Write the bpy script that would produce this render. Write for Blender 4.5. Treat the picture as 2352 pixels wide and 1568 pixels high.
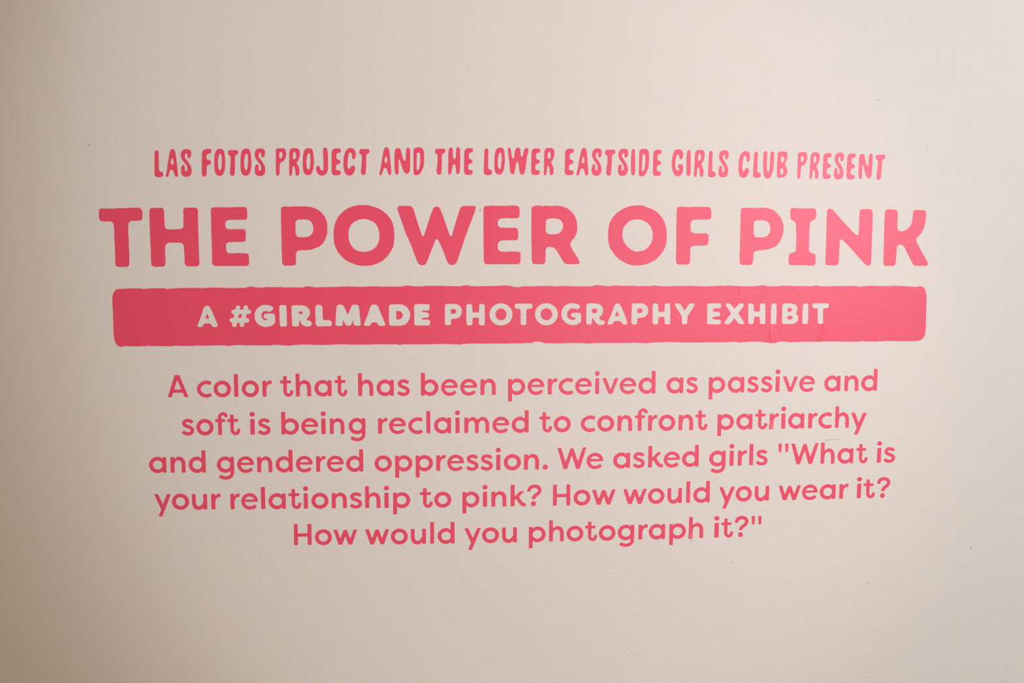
import bpy, math
import numpy as np
from mathutils.geometry import delaunay_2d_cdt
from mathutils import Vector

for o in list(bpy.data.objects): bpy.data.objects.remove(o)
SC = bpy.context.scene
COL = SC.collection
MM = 0.001
EYE = 1.55                                   # height of the picture's centre on the wall
CAM_D = 1.75

# ---------------------------------------------------------------- camera
cam = bpy.data.cameras.new('camera'); cam.sensor_width = 36.0
cam.lens = 36.0 * CAM_D / (2352 * MM); cam.clip_start = 0.05
co = bpy.data.objects.new('camera', cam); COL.objects.link(co)
co.location = (0, -CAM_D, EYE); co.rotation_euler = (math.radians(90), 0, 0)
SC.camera = co

# ---------------------------------------------------------------- light: dim warm room, one gallery lamp, an added warm fill, exposure
w = bpy.data.worlds.new('room'); SC.world = w; w.use_nodes = True
bg = w.node_tree.nodes['Background']
bg.inputs[0].default_value = (1.0, 0.813, 0.613, 1); bg.inputs[1].default_value = 0.295

def lamp(name, kind, loc, watts, col, rad, aim=None, cone=0.0, blend=0.0):
    l = bpy.data.lights.new(name, kind); l.energy = watts; l.color = col; l.shadow_soft_size = rad
    o = bpy.data.objects.new(name, l); COL.objects.link(o); o.location = loc
    if kind == 'SPOT':
        l.spot_size = cone; l.spot_blend = blend
        o.rotation_euler = (Vector(aim) - Vector(loc)).to_track_quat('-Z', 'Y').to_euler()
    return o
# white track spotlight high on the right, aimed at the upper right of the wall; an added weak warm fill, no real fixture, aimed at its middle
lamp('track_spotlight', 'SPOT', (2.04, -3.2, EYE + 1.10), 326, (0.887, 0.906, 1.0), 0.08, (1.39, 0, EYE + 0.67), 1.26, 0.30)
lamp('warm_fill', 'SPOT', (0.44, -2.2, EYE - 0.04), 36, (1.0, 0.785, 0.795), 0.20, (-0.15, 0, EYE - 0.03), 1.20, 0.50)

vs = SC.view_settings
vs.view_transform = 'Standard'; vs.look = 'None'; vs.exposure = 0.0; vs.gamma = 1.0; vs.use_curve_mapping = False

# ---------------------------------------------------------------- materials
def relief(nt, fine, coarse, dist):
    """height of the rolled paint, in metres of world space, shared by the wall and the film stuck on it"""
    N, L = nt.nodes, nt.links
    g = N.new('ShaderNodeNewGeometry')
    mp = N.new('ShaderNodeMapping'); mp.inputs['Rotation'].default_value = (0, math.radians(14), 0)
    mp.inputs['Scale'].default_value = (0.80, 1, 1.35); L.new(g.outputs['Position'], mp.inputs['Vector'])
    def noise(scale, detail, rough, off):
        n = N.new('ShaderNodeTexNoise'); n.noise_dimensions = '3D'; n.inputs['Scale'].default_value = scale
        n.inputs['Detail'].default_value = detail; n.inputs['Roughness'].default_value = rough
        n.inputs['Distortion'].default_value = off; L.new(mp.outputs['Vector'], n.inputs['Vector']); return n
    a = noise(300, 2.0, 0.5, 0.5); b = noise(95, 2.0, 0.5, 0.9); c = noise(9, 1.0, 0.5, 0.0)
    def mul(x, k):
        m = N.new('ShaderNodeMath'); m.operation = 'MULTIPLY'; m.inputs[1].default_value = k
        L.new(x, m.inputs[0]); return m.outputs[0]
    def add(x, y):
        m = N.new('ShaderNodeMath'); m.operation = 'ADD'; L.new(x, m.inputs[0]); L.new(y, m.inputs[1]); return m.outputs[0]
    # patches where the roller left more paint
    pr = N.new('ShaderNodeMapRange'); pr.inputs['From Min'].default_value = 0.42; pr.inputs['From Max'].default_value = 0.62
    pr.inputs['To Min'].default_value = 0.45; pr.inputs['To Max'].default_value = 1.2; L.new(c.outputs['Fac'], pr.inputs['Value'])
    m = N.new('ShaderNodeMath'); m.operation = 'MULTIPLY'; L.new(mul(a.outputs['Fac'], fine), m.inputs[0]); L.new(pr.outputs['Result'], m.inputs[1])
    h = add(m.outputs[0], mul(b.outputs['Fac'], coarse))
    bp = N.new('ShaderNodeBump'); bp.inputs['Strength'].default_value = 1.0; bp.inputs['Distance'].default_value = dist
    L.new(h, bp.inputs['Height']); return bp

def material(name, col, rough, spec, fine, coarse, dist, tint=0.0):
    m = bpy.data.materials.new(name); m.use_nodes = True; nt = m.node_tree; p = nt.nodes['Principled BSDF']
    p.inputs['Base Color'].default_value = (*col, 1); p.inputs['Roughness'].default_value = rough
    p.inputs['Specular IOR Level'].default_value = spec
    if fine or coarse:
        bp = relief(nt, fine, coarse, dist); nt.links.new(bp.outputs['Normal'], p.inputs['Normal'])
    if tint:
        g = nt.nodes.new('ShaderNodeNewGeometry'); n = nt.nodes.new('ShaderNodeTexNoise')
        n.inputs['Scale'].default_value = 14; n.inputs['Detail'].default_value = 3
        nt.links.new(g.outputs['Position'], n.inputs['Vector'])
        r = nt.nodes.new('ShaderNodeValToRGB'); r.color_ramp.elements[0].position = .3; r.color_ramp.elements[1].position = .7
        r.color_ramp.elements[0].color = (col[0] * (1 - tint), col[1], col[2] * (1 + tint * .6), 1)
        r.color_ramp.elements[1].color = (col[0] * (1 + tint * .4), col[1], col[2] * (1 - tint), 1)
        nt.links.new(n.outputs['Fac'], r.inputs[0]); nt.links.new(r.outputs[0], p.inputs['Base Color'])
    return m

M_WALL = material('wall_paint', (0.840, 0.794, 0.728), 0.60, 0.30, 1.0, 1.6, 0.00052, 0.010)
M_FILM = material('pink_vinyl', (0.93, 0.074, 0.153), 0.49, 0.62, 0.30, 1.3, 0.00025)
M_CHIP = material('paint_nub', (0.840, 0.794, 0.728), 0.6, 0.3, 0, 0, 0)
M_DARK = material('dark_mark', (0.16, 0.125, 0.10), 0.9, 0.1, 0, 0, 0)  # dark tone painted in for the shade inside the pits

# ---------------------------------------------------------------- lettering data
# Coordinates below were measured on the photograph; one photograph pixel is one millimetre of wall.
def P(s):
    v = [float(t) for t in s.replace(',', ' ').split()]
    return [(v[i], v[i + 1]) for i in range(0, len(v), 2)]

# headline: outline of every letter, x0/y0/scale of the measuring window, then outer and hole loops
HEAD_SC = 400 / 2352
HEAD = [
 ('T', 'THE', 200, ["160,205 170,175 190,168 330,170 400,168 440,160 480,165 560,163 620,158 710,160 738,180 748,215 750,290 742,320 725,332 600,335 570,350 558,385 556,480 564,600 566,700 572,800 574,920 562,948 535,958 410,956 388,942 381,910 378,740 372,600 366,440 362,385 348,355 320,344 200,341 178,330 163,300"]),
 ('H', 'THE', 200, ["842,210 848,175 870,160 940,162 1010,158 1030,170 1040,200 1043,290 1050,420 1065,443 1090,450 1160,452 1260,445 1290,435 1305,405 1302,300 1300,200 1304,170 1320,158 1400,158 1475,157 1492,172 1498,210 1500,380 1506,560 1510,740 1518,900 1510,935 1490,948 1350,950 1330,935 1320,900 1316,800 1308,680 1298,648 1270,632 1180,628 1100,632 1070,645 1055,680 1055,780 1062,900 1055,935 1035,952 960,956 895,955 875,935 866,900 860,700 852,540 846,380"]),
 ('E', 'THE', 200, ["1672,190 1678,165 1700,155 1780,150 1900,155 2040,148 2140,150 2158,165 2162,210 2164,290 2155,315 2130,322 2040,320 1930,322 1885,330 1868,350 1866,400 1876,435 1905,448 2000,450 2110,446 2138,460 2146,490 2144,590 2132,615 2100,620 2000,620 1910,624 1882,640 1875,670 1880,735 1895,765 1925,773 2040,770 2155,772 2178,785 2186,820 2188,910 2180,938 2150,945 2040,943 1900,946 1730,945 1700,930 1690,900 1688,760 1684,600 1678,450 1676,300"]),
 ('P', 'POWER', 600, ["268,180 275,150 300,142 400,143 560,140 620,142 680,150 740,170 800,210 850,265 880,325 892,380 894,450 890,510 870,575 840,630 790,680 730,705 680,724 620,730 520,732 485,745 470,775 470,850 472,910 460,932 430,938 320,940 295,930 284,905 280,800 276,640 272,450 268,300",
   "462,360 475,330 510,315 600,315 640,322 675,345 697,380 706,430 702,480 685,515 655,542 610,555 540,558 500,555 475,535 465,500 463,430"]),
 ('O', 'POWER', 600, ["978,540 980,470 990,400 1010,335 1045,275 1100,215 1160,170 1230,140 1300,125 1380,122 1450,125 1510,143 1580,165 1640,200 1700,250 1745,305 1775,365 1792,430 1800,510 1800,560 1792,640 1780,695 1745,755 1700,820 1640,875 1570,912 1500,935 1430,943 1370,943 1310,935 1250,918 1150,872 1090,820 1035,755 1005,690 988,640",
   "1177,510 1185,445 1215,385 1260,345 1320,318 1390,310 1440,317 1500,340 1545,370 1580,430 1597,500 1600,550 1590,610 1565,670 1520,715 1460,745 1400,753 1340,750 1290,735 1240,700 1205,650 1183,590"]),
 ('W', 'POWER', 600, ["1838,165 1845,142 1870,133 1920,135 2010,133 2040,148 2060,185 2100,320 2150,470 2175,540 2185,550 2197,540 2230,440 2280,280 2318,180 2339,150 2364,142 2394,145 2416,170 2449,250 2494,380 2544,520 2556,546 2574,545 2589,490 2619,380 2659,250 2689,160 2709,137 2794,134 2889,134 2902,150 2889,200 2834,345 2754,560 2684,770 2644,890 2619,922 2574,934 2534,922 2512,885 2474,780 2424,660 2389,590 2372,578 2356,590 2294,745 2234,900 2215,928 2175,937 2135,925 2110,890 2060,760 2010,625 1950,500 1900,350 1860,240"]),
 ('E', 'POWER', 980, ["768,190 770,150 790,135 880,130 1060,132 1180,128 1235,137 1252,155 1257,200 1254,275 1240,298 1180,300 1080,298 1010,302 975,315 960,345 962,390 980,420 1010,428 1100,430 1200,428 1228,442 1236,480 1236,570 1222,595 1180,598 1080,598 1010,600 975,615 962,645 962,700 975,738 1010,750 1080,752 1160,746 1250,752 1266,768 1270,800 1268,890 1255,916 1220,922 1100,920 980,922 800,920 782,905 772,870 770,700 770,500 770,350"]),
 ('R', 'POWER', 980, ["1416,180 1425,148 1450,135 1520,128 1560,137 1610,128 1650,135 1760,130 1830,140 1900,165 1950,205 2000,265 2025,330 2035,400 2036,450 2022,510 1995,565 1955,610 1940,640 1940,670 1960,710 2010,790 2050,850 2068,895 2060,917 2030,922 1950,921 1890,920 1858,905 1835,870 1790,790 1750,725 1725,698 1690,690 1650,684 1620,698 1606,735 1605,870 1598,905 1575,920 1450,920 1428,905 1420,870 1418,700 1415,500 1417,300",
   "1610,350 1622,318 1655,305 1720,300 1790,312 1825,340 1843,375 1843,425 1825,470 1785,505 1735,515 1650,515 1618,500 1609,470"]),
 ('O', 'OF', 1360, ["216,540 220,450 235,370 270,300 325,235 380,195 440,160 520,133 600,127 680,128 740,150 820,180 880,220 940,285 980,355 1000,430 1010,520 1006,610 995,670 960,745 900,820 850,868 760,910 700,928 620,938 540,936 480,918 390,870 330,825 280,755 250,715 230,660 218,600",
   "407,520 415,455 440,400 490,350 540,322 600,315 660,318 710,340 760,370 795,420 818,480 822,540 812,610 790,650 750,700 700,735 640,748 590,752 540,732 470,680 430,620 412,570"]),
 ('F', 'OF', 1360, ["1144,185 1150,155 1170,146 1240,145 1310,150 1400,145 1500,146 1580,148 1602,165 1610,210 1608,290 1595,312 1560,318 1480,316 1380,318 1340,335 1328,375 1328,460 1342,490 1380,503 1450,505 1540,503 1568,520 1575,550 1570,635 1555,662 1520,670 1430,670 1370,672 1335,685 1325,715 1324,800 1322,890 1308,920 1280,926 1165,926 1142,912 1133,880 1138,700 1138,500 1140,350"]),
 ('P', 'PINK', 1360, ["2008,210 2015,170 2040,158 2150,162 2260,160 2352,160 2442,185 2492,225 2542,285 2572,350 2587,410 2586,470 2567,550 2537,615 2482,680 2412,708 2372,720 2352,724 2260,732 2205,742 2178,770 2176,850 2168,905 2155,928 2110,933 2015,930 1997,912 1993,870 1997,700 2002,450",
   "2183,370 2192,340 2225,328 2310,328 2352,334 2376,350 2402,390 2410,440 2402,490 2377,530 2352,548 2290,560 2215,560 2190,545 2181,510"]),
 ('I', 'PINK', 1760, ["326,190 335,165 360,162 440,166 520,165 640,168 668,180 676,215 672,295 660,315 620,330 595,348 588,390 582,480 578,560 578,640 575,720 582,752 605,768 645,778 664,795 668,830 665,910 650,935 620,940 540,936 440,933 320,932 304,915 302,870 306,800 315,780 370,760 395,748 404,710 405,600 405,500 402,390 392,350 365,332 335,318 325,295"]),
 ('N', 'PINK', 1760, ["820,205 830,178 850,170 880,175 905,192 960,255 1050,358 1150,465 1215,530 1235,535 1248,520 1252,440 1258,300 1260,210 1270,185 1295,177 1400,178 1428,190 1438,225 1435,400 1425,600 1420,800 1414,910 1400,938 1370,940 1340,925 1290,870 1200,770 1100,660 1030,590 1010,580 996,590 990,630 985,760 978,890 970,925 950,937 870,935 815,935 800,915 800,860 806,700 812,500 816,350"]),
 ('K', 'PINK', 1760, ["1602,220 1612,190 1640,178 1700,180 1755,190 1775,205 1776,260 1772,370 1773,445 1785,470 1815,478 1870,468 1915,440 1950,400 1972,345 1980,280 1985,215 2000,192 2040,188 2130,190 2154,205 2158,250 2150,350 2130,430 2090,505 2045,550 2025,580 2022,605 2040,640 2090,740 2150,840 2182,905 2178,940 2160,944 2020,944 1990,930 1960,880 1910,780 1870,695 1845,662 1815,652 1780,662 1762,690 1757,780 1750,890 1740,930 1715,942 1605,943 1587,930 1583,890 1588,700 1594,450"]),
]

# hand-drawn capitals of the top line (window scale 420/2352), x of the window where each was traced
TOP_SC = 420 / 2352
TOP_GLYPH = {
 'L': (340, ["85,180 90,160 100,145 115,139 128,146 135,165 137,240 140,330 142,395 155,410 175,417 192,430 195,450 190,470 175,482 140,485 110,482 92,468 87,440 86,330"]),
 'A': (340, ["230,465 245,395 258,300 275,200 285,150 300,130 318,125 338,132 352,165 365,250 375,340 385,430 384,465 375,480 358,478 345,460 332,415 322,395 300,390 285,400 275,430 262,470 248,483 235,480", "295,290 301,258 312,241 323,252 330,285 330,312 318,322 300,320"]),
 'S': (340, ["525,243 512,235 508,215 507,190 495,180 482,190 475,215 478,238 495,260 525,300 550,345 562,390 560,430 545,462 515,480 475,481 445,465 430,435 428,390 433,350 448,332 463,332 473,348 475,390 482,410 495,413 507,400 508,370 495,335 465,295 435,250 423,210 428,170 450,137 480,126 520,128 548,145 557,170 555,205 545,235"]),
 'F': (340, ["697,200 702,165 720,135 760,126 800,122 813,130 815,155 808,178 790,186 765,192 755,205 755,245 765,260 795,268 810,285 812,305 800,320 770,332 758,345 757,380 755,440 748,468 732,478 712,475 700,455 696,420 694,320"]),
 'O': (340, ["855,290 858,220 870,160 895,130 930,122 962,132 980,165 990,230 994,300 988,380 972,435 945,465 915,468 885,455 865,420 855,360", "901,290 906,235 919,193 932,186 945,200 950,250 950,310 944,370 936,396 925,400 913,385 904,350"]),
 'T': (340, ["1030,170 1035,148 1050,140 1080,138 1135,140 1152,148 1158,165 1155,185 1140,198 1122,208 1117,230 1117,320 1115,430 1108,458 1090,470 1070,465 1058,445 1056,400 1064,300 1062,225 1055,210 1040,202 1030,188"]),
 'P': (340, ["1645,170 1650,130 1668,117 1720,114 1750,116 1768,135 1777,175 1775,220 1758,260 1730,288 1705,302 1697,320 1695,380 1692,440 1685,460 1668,466 1652,458 1648,430 1646,300", "1690,225 1691,183 1702,162 1720,168 1733,190 1730,217 1716,239 1698,246"]),
 'R': (340, ["1818,180 1828,140 1850,118 1890,113 1925,120 1948,145 1953,190 1945,240 1925,280 1912,300 1930,335 1945,375 1948,420 1942,452 1925,465 1905,460 1898,440 1895,400 1887,360 1875,342 1862,355 1858,400 1855,445 1845,464 1828,464 1818,445 1818,300", "1865,225 1868,178 1882,162 1898,172 1905,205 1902,237 1889,255 1870,250"]),
 'J': (340, ["2250,150 2255,120 2275,107 2297,115 2308,145 2312,200 2315,300 2312,390 2295,435 2265,462 2235,467 2200,455 2175,425 2163,380 2170,350 2190,340 2207,350 2215,375 2230,398 2245,402 2255,390 2258,350 2255,250"]),
 'E': (740, ["122,200 128,150 150,125 185,118 225,120 240,138 240,160 225,175 200,178 187,190 185,225 188,250 210,262 232,275 238,295 225,312 200,320 182,335 180,385 195,398 225,402 240,415 241,438 228,456 195,462 150,460 130,440 123,400 122,300"]),
 'C': (740, ["385,215 383,190 372,172 358,170 345,185 335,230 330,290 330,350 338,375 350,380 362,370 372,350 390,337 412,340 424,360 422,395 405,430 380,458 345,464 310,450 285,400 276,320 280,240 297,170 325,128 365,112 400,122 425,150 432,190 428,235 415,255 400,255 388,240"]),
 'N': (740, ["932,250 935,180 943,130 960,115 990,115 1008,130 1020,170 1035,230 1048,265 1060,278 1072,268 1075,230 1078,160 1085,122 1103,107 1122,117 1130,145 1132,200 1130,300 1127,390 1115,425 1095,440 1072,435 1050,410 1030,360 1010,300 997,260 988,256 983,272 985,340 985,420 980,445 965,452 948,440 938,400 932,330"]),
 'D': (740, ["1175,200 1178,140 1190,115 1220,104 1262,104 1290,120 1305,160 1309,230 1307,310 1295,370 1265,430 1235,455 1205,459 1183,450 1178,420 1175,320", "1217,230 1219,184 1235,170 1253,178 1260,210 1260,290 1252,350 1241,387 1228,395 1216,382 1215,320"]),
 'H': (740, ["1625,190 1632,130 1645,107 1662,105 1678,118 1684,150 1685,220 1692,245 1703,250 1717,240 1722,215 1725,150 1730,115 1745,102 1765,108 1775,140 1778,220 1777,320 1773,400 1765,432 1748,444 1730,435 1722,405 1720,350 1710,325 1697,318 1683,330 1675,365 1668,410 1658,440 1640,453 1626,440 1622,400 1625,300"]),
 'W': (1100, ["375,130 383,108 397,107 410,120 418,170 428,225 440,252 452,240 460,195 468,140 485,112 510,107 528,118 535,145 540,200 552,230 562,222 575,170 588,125 605,113 625,115 636,130 635,165 620,220 610,300 602,370 590,425 570,452 545,453 528,430 520,380 512,320 500,282 492,282 480,320 470,380 458,430 440,450 418,440 403,400 395,300 382,200"]),
 'I': (1100, ["1962,200 1968,150 1978,128 1992,125 2004,138 2008,180 2012,300 2010,400 2005,445 1990,461 1972,457 1962,435 1958,350"]),
 'G': (1500, ["385,215 388,185 380,155 355,134 315,130 285,140 262,180 247,240 240,300 245,370 262,430 285,465 315,475 350,465 375,435 385,400 386,345 375,325 350,318 328,322 318,340 322,358 338,372 338,385 325,398 308,400 295,388 287,350 285,300 292,245 305,205 322,195 335,205 340,235 355,256 372,250"]),
 'U': (1500, ["1420,250 1424,180 1432,157 1450,152 1465,162 1468,200 1465,280 1463,360 1468,400 1482,418 1495,400 1502,340 1507,250 1512,180 1520,160 1540,158 1554,170 1556,220 1550,320 1540,400 1520,460 1495,497 1470,502 1445,490 1428,450 1420,380 1416,320"]),
 'B': (1500, ["1605,200 1610,170 1630,158 1680,157 1710,162 1725,185 1727,225 1715,270 1697,315 1695,335 1715,365 1724,405 1718,445 1695,475 1650,490 1610,490 1595,480 1596,400 1600,300", "1648,240 1654,216 1670,220 1687,240 1687,265 1671,292 1651,299 1646,280", "1640,400 1647,368 1663,368 1677,395 1674,430 1655,452 1641,452 1638,430"]),
}
# window x, then: letter left right top bottom
TOP = [
 (340, "L 85 196 139 486|A 230 386 125 484|S 423 562 126 482|F 693 815 122 479|O 854 994 122 469|T 1029 1160 138 470|O 1191 1330 119 467|S 1373 1509 117 473|P 1645 1778 114 467|R 1817 1954 113 467|O 1991 2134 112 460|J 2163 2316 106 468"),
 (740, "E 122 241 117 463|C 275 433 111 465|T 478 610 124 458|A 737 890 102 460|N 930 1133 107 453|D 1175 1311 103 460|T 1453 1585 120 455|H 1622 1778 102 454|E 1825 1942 113 457"),
 (1100, "L 63 170 113 459|O 198 335 106 452|W 374 637 106 454|E 672 791 117 459|R 835 972 109 460|E 1104 1223 120 461|A 1255 1407 110 466|S 1451 1580 117 469|T 1624 1755 134 466|S 1788 1920 121 470|I 1958 2012 124 462|D 2058 2189 122 474"),
 (1500, "E -2 110 134 472|G 240 388 130 476|I 429 486 134 473|R 528 664 135 481|L 707 805 147 486|S 842 973 141 489|C 1099 1248 150 494|L 1286 1385 156 496|U 1416 1557 152 504|B 1594 1729 157 492"),
 (1680, "P 845 975 163 506|R 1005 1137 165 508|E 1173 1289 175 510|S 1318 1449 170 515|E 1480 1600 182 515|N 1634 1817 182 511|T 1858 1979 197 521"),
]
TOP_WORDS = "LAS FOTOS PROJECT AND THE LOWER EASTSIDE GIRLS CLUB PRESENT"

# banner outline, window by window (x0, scale, points); y0 of all windows is 640
BAN = [
 (240, 480 / 2352, "90,240 92,200 105,155 125,130 150,118 250,110 400,108 430,115 530,108 670,106 695,114 800,107 940,102 1120,104 1250,98 1400,104 1570,102 1600,96 1650,88 1700,96 1780,99 1830,93 2000,95 2230,97"),
 (700, 480 / 2352, "0,89 20,86 45,84 110,95 300,92 500,86 640,92 760,84 900,88 1080,88 1110,82 1160,75 1220,84 1320,86 1370,79 1560,80 1740,84 1780,77 1830,73 1890,83 2060,82 2200,78 2254,76"),
 (1160, 480 / 2352, "20,76 60,80 100,90 160,93 200,86 320,84 450,80 600,84 650,79 780,84 960,84 1000,75 1040,69 1100,78 1170,84 1220,77 1400,79 1600,83 1680,76 1740,83 1900,83 2100,80 2240,85"),
 (1620, 540 / 2352, "0,75 120,72 230,68 340,74 440,75 530,72 570,65 640,74 700,76 760,70 900,72 1060,74 1110,67 1170,76 1260,74 1400,72 1480,70 1550,78 1640,70 1800,73 1920,70 2100,80 2150,74 2185,90 2205,130 2213,190 2210,300 2207,420 2203,520 2190,575 2165,605 2120,620 2000,625 1850,622 1700,626 1600,626 1580,621 1540,628 1380,628 1200,626 1100,628 900,632 860,636 780,626 740,630 700,640 640,640 590,634 500,628 380,634 340,638 300,630 200,634 10,634"),
 (1160, 480 / 2352, "2240,716 2050,716 1900,714 1800,712 1650,718 1590,725 1450,718 1400,722 1150,722 1000,724 940,729 880,724 700,724 500,727 440,722 405,708 320,710 300,722 150,725 10,728"),
 (700, 480 / 2352, "2254,728 2100,730 1950,728 1800,732 1740,740 1600,733 1400,736 1120,738 1070,745 1020,738 800,738 620,742 400,738 200,745 10,740"),
 (240, 480 / 2352, "2150,745 2060,752 1930,742 1850,750 1600,748 1450,748 1410,757 1350,750 1100,752 900,756 790,752 760,758 560,758 500,752 460,758 300,760 235,756 200,766 170,762 140,740 118,700 105,640 100,500 95,350 90,280"),
]
BL_SC = 300 / 2352
# letters cut out of the banner: window x, outline, holes (the holes stay pink); y0 = 670
BAN_LET = [
 (440, "105,610 125,560 170,440 215,300 235,262 260,250 295,250 325,262 345,295 390,400 440,510 475,600 470,625 440,634 390,632 365,615 345,575 325,570 240,570 220,580 205,615 180,632 130,634 108,625", ["282,388 250,477 320,477"]),
 (440, "#", []),
 (440, "1478,295 1465,275 1430,250 1380,235 1330,232 1270,240 1210,270 1165,320 1138,380 1135,440 1145,500 1175,555 1220,600 1280,625 1340,633 1400,625 1460,600 1500,565 1508,540 1505,430 1495,402 1465,392 1340,392 1310,405 1297,430 1305,460 1325,480 1365,486 1370,500 1340,513 1310,503 1280,480 1262,440 1262,400 1280,365 1310,345 1350,345 1395,360 1425,355 1455,328", []),
 (440, "1582,260 1600,240 1640,236 1690,240 1712,265 1716,400 1720,590 1708,618 1670,626 1610,624 1590,605 1585,500 1582,380", []),
 (440, "1800,270 1815,245 1850,237 1950,237 2020,243 2075,265 2115,305 2135,360 2130,410 2105,455 2068,490 2090,515 2140,518 2160,545 2170,580 2155,610 2120,622 2060,625 2010,605 1975,570 1950,512 1940,512 1938,590 1920,618 1890,625 1840,624 1812,605 1806,500 1802,380", ["1932,375 1940,355 1967,349 1994,355 2002,375 1994,396 1967,402 1940,396"]),
 (720, "32,275 45,243 80,232 125,235 158,255 165,290 168,400 172,490 180,505 290,507 325,525 335,560 330,600 300,618 200,620 80,618 48,605 40,570 36,450", []),
 (720, "415,270 425,243 460,230 515,230 545,250 575,310 618,413 660,315 690,250 715,232 780,230 810,245 822,275 835,400 852,560 850,600 825,612 760,612 735,600 725,570 712,500 695,570 668,602 630,612 590,605 565,570 532,498 525,590 510,610 470,614 415,612 395,590 398,530 405,420", []),
 (720, "908,590 925,540 970,430 1010,310 1035,250 1060,232 1110,228 1145,238 1165,260 1200,350 1255,480 1295,580 1290,605 1265,612 1200,612 1170,600 1150,565 1135,550 1060,550 1045,565 1025,600 1000,612 930,612 912,605", []),
 (720, "1360,265 1370,238 1400,225 1560,222 1620,235 1680,270 1725,330 1745,400 1735,480 1700,545 1650,590 1580,608 1400,612 1372,600 1362,570 1362,400", ["1490,345 1520,340 1560,348 1597,375 1612,415 1602,457 1572,487 1535,498 1495,495 1490,470"]),
 (720, "1812,260 1825,230 1860,222 2070,220 2093,240 2095,300 2080,330 2040,338 1970,338 1948,350 1965,364 2040,366 2075,385 2085,420 2075,452 2040,465 1965,468 1946,482 1965,497 2070,497 2098,515 2105,550 2095,595 2070,606 1860,608 1825,598 1815,570 1815,400", []),
 (1000, "172,250 180,225 210,217 330,215 400,225 450,260 478,310 480,370 465,420 430,460 380,480 300,485 285,500 285,570 275,595 240,603 195,603 175,590 172,500 170,380", ["278,314 290,308 340,310 370,325 377,350 370,380 340,394 290,394 278,388"]),
 (1000, "H 558 892 215 605", []),
 (1000, "o 1183 405 208 200 98 107", []),
 (1000, "1428,260 1435,225 1470,212 1580,212 1710,210 1745,225 1752,260 1740,292 1700,305 1650,308 1640,325 1640,430 1640,570 1625,595 1590,602 1550,595 1537,575 1535,430 1533,320 1520,305 1460,303 1435,290", []),
 (1000, "o 2000 403 207 199 104 107", []),
 (1280, "400,235 410,262 395,295 370,312 340,308 290,297 240,300 205,330 180,375 178,425 195,465 230,495 280,505 315,498 332,480 325,462 280,455 252,440 243,415 255,388 285,377 340,378 400,375 425,390 432,420 430,530 400,562 350,590 290,598 220,592 150,555 100,500 75,440 72,380 90,310 135,250 200,212 270,202 340,212", []),
 (1280, "520,260 530,222 560,208 700,207 760,220 805,260 828,310 825,370 800,420 755,460 765,490 790,510 830,512 858,535 858,565 835,590 790,597 740,590 700,560 665,510 640,460 628,462 625,560 610,585 570,592 535,585 520,560 520,400", ["626,320 650,300 690,298 717,318 722,345 712,374 682,385 645,383 626,368"]),
 (1280, "902,565 930,500 975,400 1020,270 1045,220 1080,207 1120,215 1145,250 1190,350 1240,480 1262,560 1250,585 1200,588 1170,578 1150,540 1130,525 1035,525 1015,545 1000,578 970,588 915,587", ["1078,338 1037,436 1115,435"]),
 (1280, "1340,245 1350,215 1380,207 1500,205 1560,215 1610,250 1638,300 1640,360 1620,410 1580,450 1530,465 1455,468 1442,485 1440,560 1425,583 1390,590 1350,583 1337,560 1337,400", ["1441,306 1455,297 1500,296 1532,317 1538,345 1524,372 1490,383 1455,381 1441,367"]),
 (1280, "H 1714 2035 205 588", []),
 (1480, "548,225 560,208 610,207 650,218 680,262 725,337 770,270 810,215 850,206 890,208 907,225 895,262 840,345 785,430 777,470 775,560 760,583 722,588 690,583 677,565 672,440 650,400 600,320 560,255", []),
 (1480, "1133,240 1145,215 1180,206 1350,204 1385,220 1388,260 1375,290 1340,297 1250,298 1235,315 1235,340 1250,357 1340,358 1365,380 1368,410 1355,437 1320,443 1250,445 1232,460 1230,480 1245,494 1350,498 1380,515 1382,555 1365,580 1340,586 1150,584 1130,570 1127,540 1130,400", []),
 (1480, "1462,225 1480,208 1530,206 1560,225 1625,304 1680,240 1720,208 1770,206 1797,222 1785,260 1740,325 1690,385 1740,460 1795,545 1800,568 1775,582 1710,580 1680,555 1620,472 1570,540 1530,580 1470,582 1440,570 1445,545 1500,470 1562,388 1510,310 1470,250", []),
 (1480, "H 1868 2182 205 583", []),
 (1700, "560,245 575,215 610,205 650,213 660,240 657,400 652,555 640,575 600,582 560,575 550,555 553,400", []),
 (1700, "760,245 772,215 800,206 920,206 990,225 1030,270 1035,320 1015,370 1005,385 1030,420 1048,465 1040,520 1000,560 940,578 800,580 765,575 752,550 755,400", ["855,302 870,289 905,287 934,310 934,337 905,355 870,358 855,348", "853,438 870,427 910,427 944,447 948,470 932,493 900,498 865,496 851,482"]),
 (1700, "1130,245 1145,215 1180,205 1218,213 1230,240 1227,400 1222,555 1210,575 1170,581 1130,575 1118,555 1123,400", []),
 (1700, "T 1296 1602 204 580", []),
]
H_CUT = "560,250 575,225 605,217 645,220 665,240 668,300 672,355 685,372 770,372 785,360 785,260 795,225 830,215 870,220 888,240 890,400 890,580 875,600 840,605 800,600 785,580 780,480 770,462 685,465 672,480 670,570 655,598 620,605 580,600 563,580 560,420"
T_CUT = BAN_LET[13][1]

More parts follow.
